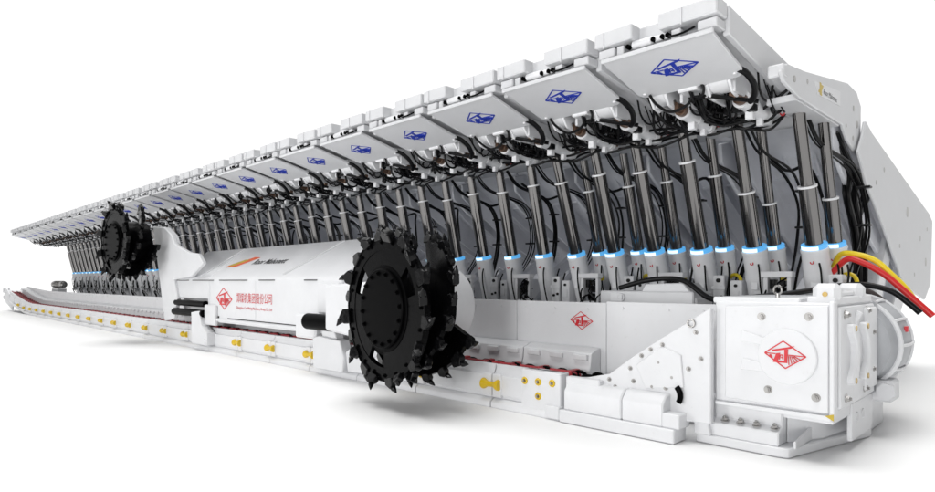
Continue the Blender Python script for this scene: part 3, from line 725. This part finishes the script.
# main body: front panel, sloped top (section in y,z), with cut-out at the left
body = [(7.80, .92), (7.80, 2.24), (7.90, 2.34), (9.05, 3.26), (9.35, 3.26), (9.35, 1.9), (8.95, 1.9), (8.95, 1.2), (8.6, .95)]
m.prism(body, -19.35, -11.85, 'x', .025)
m.prism([(7.80, 1.62), (7.80, 2.24), (7.90, 2.34), (9.05, 3.26), (9.35, 3.26), (9.35, 1.62)], -22.5, -19.36, 'x', .02)
m.prism([(8.2, .92), (8.2, 1.62), (9.2, 1.62), (9.2, 1.2)], -22.5, -19.36, 'x', .02)
m.prism([(7.80, 1.62), (7.80, 2.24), (7.90, 2.34), (9.0, 3.22), (9.35, 3.22), (9.35, 1.62)], -11.84, -11.35, 'x', .10)
b_ = m.build('body', M['white'], sh, SO)
m = MB()
for x0, x1 in ((-22.3, -20.9), (-20.6, -18.9), (-18.5, -16.6), (-15.9, -15.0), (-13.5, -12.9)): MB().box(x0, x1, 7.79, 7.83, 2.20, 2.225, .0).build('slot', M['dark'], b_, SO)
m.box(-17.9, -13.9, 7.793, 7.81, 1.06, 1.085, 0); m.box(-18.6, -18.5, 7.793, 7.81, 1.06, 1.12, 0); m.box(-19.0, -13.9, 7.795, 7.81, .975, .985, 0)
m.build('slot', M['dark'], b_, SO)
m = MB()
for xx in (-19.2, -16.1, -12.6): MB().box(xx-.006, xx+.006, 7.793, 7.81, 1.1, 2.18, 0).build('seam', M['panel'], b_, SO)
sl_ = (3.26-2.34)/1.15
for xx, xy in ((-20.2, -19.4), (-14.8, -13.6)):
    A = [(xx, 7.92, 2.358), (xx+.10, 7.92, 2.358), (xy+.10, 9.0, 3.224), (xy, 9.0, 3.224)]; B = [(a, y-.02, z+.025) for a, y, z in A]; MB().loft(A, B, .004).build('seam', M['panel'], b_, SO)
m = MB()
m.box(-18.9, -13.5, 7.74, 7.80, .97, 1.04, .01); m.box(-19.4, -18.6, 7.70, 7.82, .82, 1.45, .03); m.box(-13.7, -12.75, 7.66, 7.82, .80, 1.38, .04); m.box(-12.8, -11.9, 7.74, 7.9, 1.42, 2.16, .03)
m.build('front_rail', M['white'], b_, SO)
# lettering on the front panel
em = strokes_mesh(emblem(.06), (-18.15, 7.798, 1.66), (.55, 0, 0), (0, 0, .50), (0, -1, 0), .003); em.build('emblem', M['decalred'], b_, SO)
text_mesh('郑煤机集团股份公司', (-17.30, 7.798, 1.56), (1, 0, 0), (0, 0, 1), (0, -1, 0), 2.15, .29).build('lettering', M['decalred'], b_, SO)
text_mesh('Zhengzhou Coal Mining Machinery Group Co., Ltd', (-17.30, 7.798, 1.36), (1, 0, 0), (0, 0, 1), (0, -1, 0), 2.15, .10).build('lettering', M['decalred'], b_, SO)
# lettering on the sloped top
nn = Vector((0, -sl_, 1)).normalized(); uy = Vector((0, 1, sl_)).normalized()
def ontop(x, y): return Vector((x, y, 2.34+sl_*(y-7.9)))+nn*.004
m = strokes_mesh([[(-.75, -.22), (-.05, -.22), (.95, .22), (.55, .26)]], ontop(-18.35, 8.42), (1, 0, 0), uy, nn, .004); m.build('emblem', M['orange'], b_, SO)
m = strokes_mesh([[(-.62, -.16), (-.20, -.16), (.45, .12), (.15, .14)]], ontop(-18.40, 8.42)+nn*.005, (1, 0, 0), uy, nn, .004); m.build('emblem', M['ochre'], b_, SO)
text_mesh('Roor Mahonett', ontop(-17.45, 8.32), (1, 0, 0), uy, nn, 2.0, .24, .3, bold=.01).build('lettering', M['decalblack'], b_, SO)
# cowl at the left end
m = MB()
m.prism([(-24.1, 4.20), (-22.95, 4.10), (-22.2, 3.78), (-21.95, 3.48), (-21.5, 3.34), (-20.6, 3.12), (-19.9, 3.06), (-19.5, 2.75), (-20.5, 2.32), (-22.0, 2.24), (-21.7, 1.62), (-22.0, .9), (-22.9, .78)], 7.70, 7.84, 'y', .025)
m.prism([(-24.1, 4.20), (-22.95, 4.10), (-22.2, 3.78), (-21.95, 3.48), (-22.3, 1.0), (-22.9, .78)], 7.84, 7.92, 'y', .01)
m.build('cowl', M['white'], sh, SO)
# haulage rods, arms, shoes
for z, yy, r in ((1.46, 7.75, .10), (1.16, 7.70, .12)): MB().cyl((-21.9, yy, z), (-19.38, yy, z), r, n=18).build('cylinder', M['flatblack'], sh, SO)
m = MB(); m.cyl((-12.9, 7.55, 1.24), (-10.8, 7.55, 1.24), .19, n=24, ch=.02); m.build('cylinder', M['flatblack'], sh, SO)
m = MB()
m.prism([(-12.72, .14), (-12.75, .86), (-12.45, .92), (-11.6, .86), (-11.45, .5), (-11.5, .16)], 7.58, 7.84, 'y', .02)
m.prism([(-12.4, .9), (-12.4, 1.1), (-11.9, 1.1), (-11.8, .88)], 7.62, 7.84, 'y', .02)
m.build('slide_shoe', M['white'], sh, SO)
MB().prism([(-11.42, .18), (-11.5, .62), (-11.15, .78), (-10.7, .5), (-10.6, .2)], 7.66, 7.84, 'y', .02).build('slide_shoe', M['white'], sh, SO)
m = MB()
m.prism([(-20.1, .2), (-20.15, 1.2), (-19.5, 1.25), (-19.35, .8), (-18.9, .6), (-18.9, .2)], 7.58, 7.84, 'y', .02)
m.cyl((-19.1, 7.56, .32), (-19.1, 7.60, .32), .09, n=14)
m.build('slide_shoe', M['white'], sh, SO)
m = MB()   # right ranging arm
m.prism([(-11.8, 1.1), (-11.8, 2.1), (-10.6, 2.15), (-8.9, 2.3), (-8.2, 2.4), (-8.2, 1.1), (-9.2, .95), (-10.6, 1.0)], 7.32, 7.80, 'y', .05)
m.lathe((-8.29, 7.22, 1.75), (-8.29, 7.86, 1.75), [(0, .64), (.04, .70), (.55, .70), (.64, .62)], 40)
m.build('ranging_arm', M['white'], sh, SO)
m = MB()   # left ranging arm, raised
m.prism([(-23.0, 1.6), (-22.9, 2.6), (-23.2, 3.2), (-23.4, 3.95), (-24.1, 3.95), (-24.1, 3.0), (-23.4, 1.8)], 7.925, 8.3, 'y', .05)
m.cyl((-23.75, 7.88, 3.55), (-23.75, 8.28, 3.55), .40, n=24)
m.build('ranging_arm', M['white'], sh, SO)

# cutting drums
pk = MB()    # pick: block and conical tool; local +z radial, x tangential
pk.prism([(-.12, -.07), (-.13, .05), (.0, .13), (.10, .05), (.10, -.07)], -.06, .06, 'y', .012)
pk.lathe((-.03, 0, .05), (.13, 0, .225), [(0, .044), (.08, .040), (.09, .052), (.115, .048), (.20, .012), (.21, .006)], 10)
pick_me = None
def make_drum(cx, cz, phase, hole_angles, yaw):
    global pick_me
    YD0, YD1 = 6.30, 7.34
    C3 = Vector((cx, YD0, cz))
    off = (cx, YD0, cz)
    m = MB(); rnd = random.Random(11)
    m.lathe((cx, YD0+.08, cz), (cx, YD1, cz), [(0, .66), (.0, .74), (.92, .74), (.96, .66)], 48)
    # end ring
    n = 72; vs, fs = [], []
    def ring(r0, r1, y0, y1, skip=lambda a: False):
        for k in range(n):
            a0, a1 = 2*pi*k/n, 2*pi*(k+1)/n
            if skip(math.degrees(a0+a1)/2 % 360): continue
            q = [(r, a) for a in (a0, a1) for r in (r0, r1)]
            P0 = [(cx+cos(a)*r, y0, cz+sin(a)*r) for r, a in q]; P1 = [(cx+cos(a)*r, y1, cz+sin(a)*r) for r, a in q]
            A = [P0[0], P0[1], P0[3], P0[2]]; B = [P1[0], P1[1], P1[3], P1[2]]
            m.add(A+B, [(0, 1, 2, 3), (7, 6, 5, 4), (0, 4, 5, 1), (1, 5, 6, 2), (2, 6, 7, 3), (3, 7, 4, 0)])
    ring(1.0, 1.24, YD0, YD0+.10)
    ring(.70, 1.0, YD0+.01, YD0+.09, lambda a: any(abs((a-h+180) % 360-180) < 17 for h in hole_angles))
    m.lathe((cx, YD0-.012, cz), (cx, YD0+.02, cz), [(0, 1.21), (.0, 1.235), (.03, 1.24)], 72, caps=False)
    dr_ = m.build('cutting_drum', M['black'], sh, SO)
    # hub plate with bolts, standing proud
    m = MB(); m.lathe((cx, YD0-.06, cz), (cx, YD0+.14, cz), [(0, .66), (.015, .68), (.05, .68), (.06, .74), (.14, .755), (.2, .755)], 56)
    hb = m.build('hub_plate', M['flatblack'], dr_, SO)
    m = MB()
    for k in range(16):
        a = 2*pi*k/16+.1; MB().hexbolt((cx+cos(a)*.60, YD0-.058, cz+sin(a)*.60), (0, -1, 0), .036, .025).build('bolt', M['flatblack'], dr_, SO)
    for k in range(20):
        a = 2*pi*k/20+.05; MB().hexbolt((cx+cos(a)*1.13, YD0-.002, cz+sin(a)*1.13), (0, -1, 0), .026, .018).build('bolt', M['flatblack'], dr_, SO)
    # helical vanes
    picks = []
    for v in range(3):
        m = MB(); a0 = phase+v*2*pi/3; turn = R(165); N = 26; th = .10
        rings = []
        for k in range(N+1):
            f = k/N; a = a0+turn*f; y = YD0+.14+(YD1-YD0-.16)*f; ro = 1.20
            rings.append([(cx+cos(a)*.70, y-th/2, cz+sin(a)*.70), (cx+cos(a)*ro, y-th/2, cz+sin(a)*ro), (cx+cos(a)*ro, y+th/2, cz+sin(a)*ro), (cx+cos(a)*.70, y+th/2, cz+sin(a)*.70)])
        vs = [p for r in rings for p in r]; fs = [(0, 1, 2, 3), tuple(4*N+i for i in (3, 2, 1, 0))]
        for k in range(N):
            for i in range(4):
                j = (i+1) % 4; fs.append((4*k+i, 4*k+j, 4*k+4+j, 4*k+4+i))
        m.add(vs, fs)
        m.build('vane', M['black'], dr_, SO)
        for k in range(10):
            f = .05+k/9*.93; a = a0+turn*f; picks.append((a, YD0+.14+(YD1-YD0-.16)*f, 1.22, rnd.uniform(-.35, .35)))
    for k in range(20):
        a = 2*pi*k/20+phase*.5+rnd.uniform(-.05, .05); picks.append((a, YD0+.03-.06*(k % 2), 1.23, -.55 if k % 2 else .1))
    for (a, y, r, tl) in picks:
        if pick_me is None:
            o = pk.build('cutting_pick', M['pick'], dr_); pick_me = o.data
        else:
            o = bpy.data.objects.new('cutting_pick', pick_me); COL.objects.link(o); o.parent = dr_
        # radial = local z, tangential = local x, axis = local y
        rad = Vector((cos(a), 0, sin(a))); tan = Vector((-sin(a), 0, cos(a))); ax = rad.cross(tan)
        Mx = Matrix((tan, -ax if ax.y < 0 else ax, rad)).transposed()
        if Mx.determinant() < 0: Mx = Matrix((tan, ax if ax.y < 0 else -ax, rad)).transposed()
        Mx = (Matrix.Rotation(0, 3, 'X') @ Mx @ Matrix.Rotation(tl, 3, 'X'))
        s_ = rnd.uniform(.85, 1.2)
        o.matrix_local = Matrix.Translation(Vector((cx+cos(a)*r, y, cz+sin(a)*r))-Vector(SO)) @ (Mx*s_).to_4x4()
    c_ = Vector((cx-SO[0], YD0+.3-SO[1], cz-SO[2]))      # the drum axis toes out slightly
    dr_.matrix_local = Matrix.Translation(c_) @ Matrix.Rotation(R(yaw), 4, 'Z') @ Matrix.Translation(-c_)
    return dr_
make_drum(-8.29, 1.72, R(52), (150, 255, 30), -6)
make_drum(-23.75, 3.55, R(70), (150, 240, 20), 3)

# ------------------------------------------------------------------ light
w = bpy.data.worlds.new('World'); scene.world = w; w.use_nodes = True
bg = w.node_tree.nodes['Background']; bg.inputs['Strength'].default_value = 1.06
nt = w.node_tree; tc = nt.nodes.new('ShaderNodeTexCoord'); dp = nt.nodes.new('ShaderNodeVectorMath'); dp.operation = 'DOT_PRODUCT'
dp.inputs[1].default_value = (-.66, .66, .35)      # white cyclorama behind and above, dimmer studio on the viewer's side
nt.links.new(tc.outputs['Generated'], dp.inputs[0])
mr = nt.nodes.new('ShaderNodeMapRange'); mr.inputs['From Min'].default_value = .0; mr.inputs['From Max'].default_value = .52
mr.inputs['To Min'].default_value = .10; mr.inputs['To Max'].default_value = 1.0; nt.links.new(dp.outputs['Value'], mr.inputs['Value'])
cb_ = nt.nodes.new('ShaderNodeCombineColor')
for k in range(3): nt.links.new(mr.outputs['Result'], cb_.inputs[k])
nt.links.new(cb_.outputs['Color'], bg.inputs['Color'])
def area(name, loc, target, size, power, col=(1, 1, 1)):
    l = bpy.data.lights.new(name, 'AREA'); l.shape = 'RECTANGLE'; l.size, l.size_y = size; l.energy = power; l.color = col
    o = bpy.data.objects.new(name, l); COL.objects.link(o); o.location = loc
    o.rotation_euler = (Vector(target)-Vector(loc)).to_track_quat('-Z', 'Y').to_euler(); return o
sun = bpy.data.lights.new('studio_key', 'SUN'); sun.energy = 2.5; sun.angle = R(45); sun.color = (1, 1, .99)
so = bpy.data.objects.new('studio_key', sun); COL.objects.link(so)
so.rotation_euler = Vector((.05, .04, -1)).to_track_quat('-Z', 'Y').to_euler()
area('softbox', (-22, -24, 6.5), (-12, 12, 2.5), (8, 9), 2850)
area('softbox', (2, -24, 6), (-6, 12, 2.5), (7, 9), 3800)

# ------------------------------------------------------------------ camera
cam = bpy.data.cameras.new('camera'); co = bpy.data.objects.new('camera', cam); COL.objects.link(co)
co.location = (0, 0, 2.19)
fwd = Vector((-cos(R(45)), sin(R(45)), 0))
co.rotation_euler = fwd.to_track_quat('-Z', 'Y').to_euler()
cam.sensor_width = 36; cam.lens = 610/935*36
cam.shift_y = (281-246)/935
cam.clip_start = 0.1; cam.clip_end = 2000
scene.camera = co
vs_ = scene.view_settings
vs_.view_transform = 'Standard'; vs_.look = 'None'; vs_.exposure = 0; vs_.gamma = 1
scene.cycles.max_bounces = 8; scene.cycles.diffuse_bounces = 6; scene.cycles.glossy_bounces = 3
scene.cycles.use_denoising = True
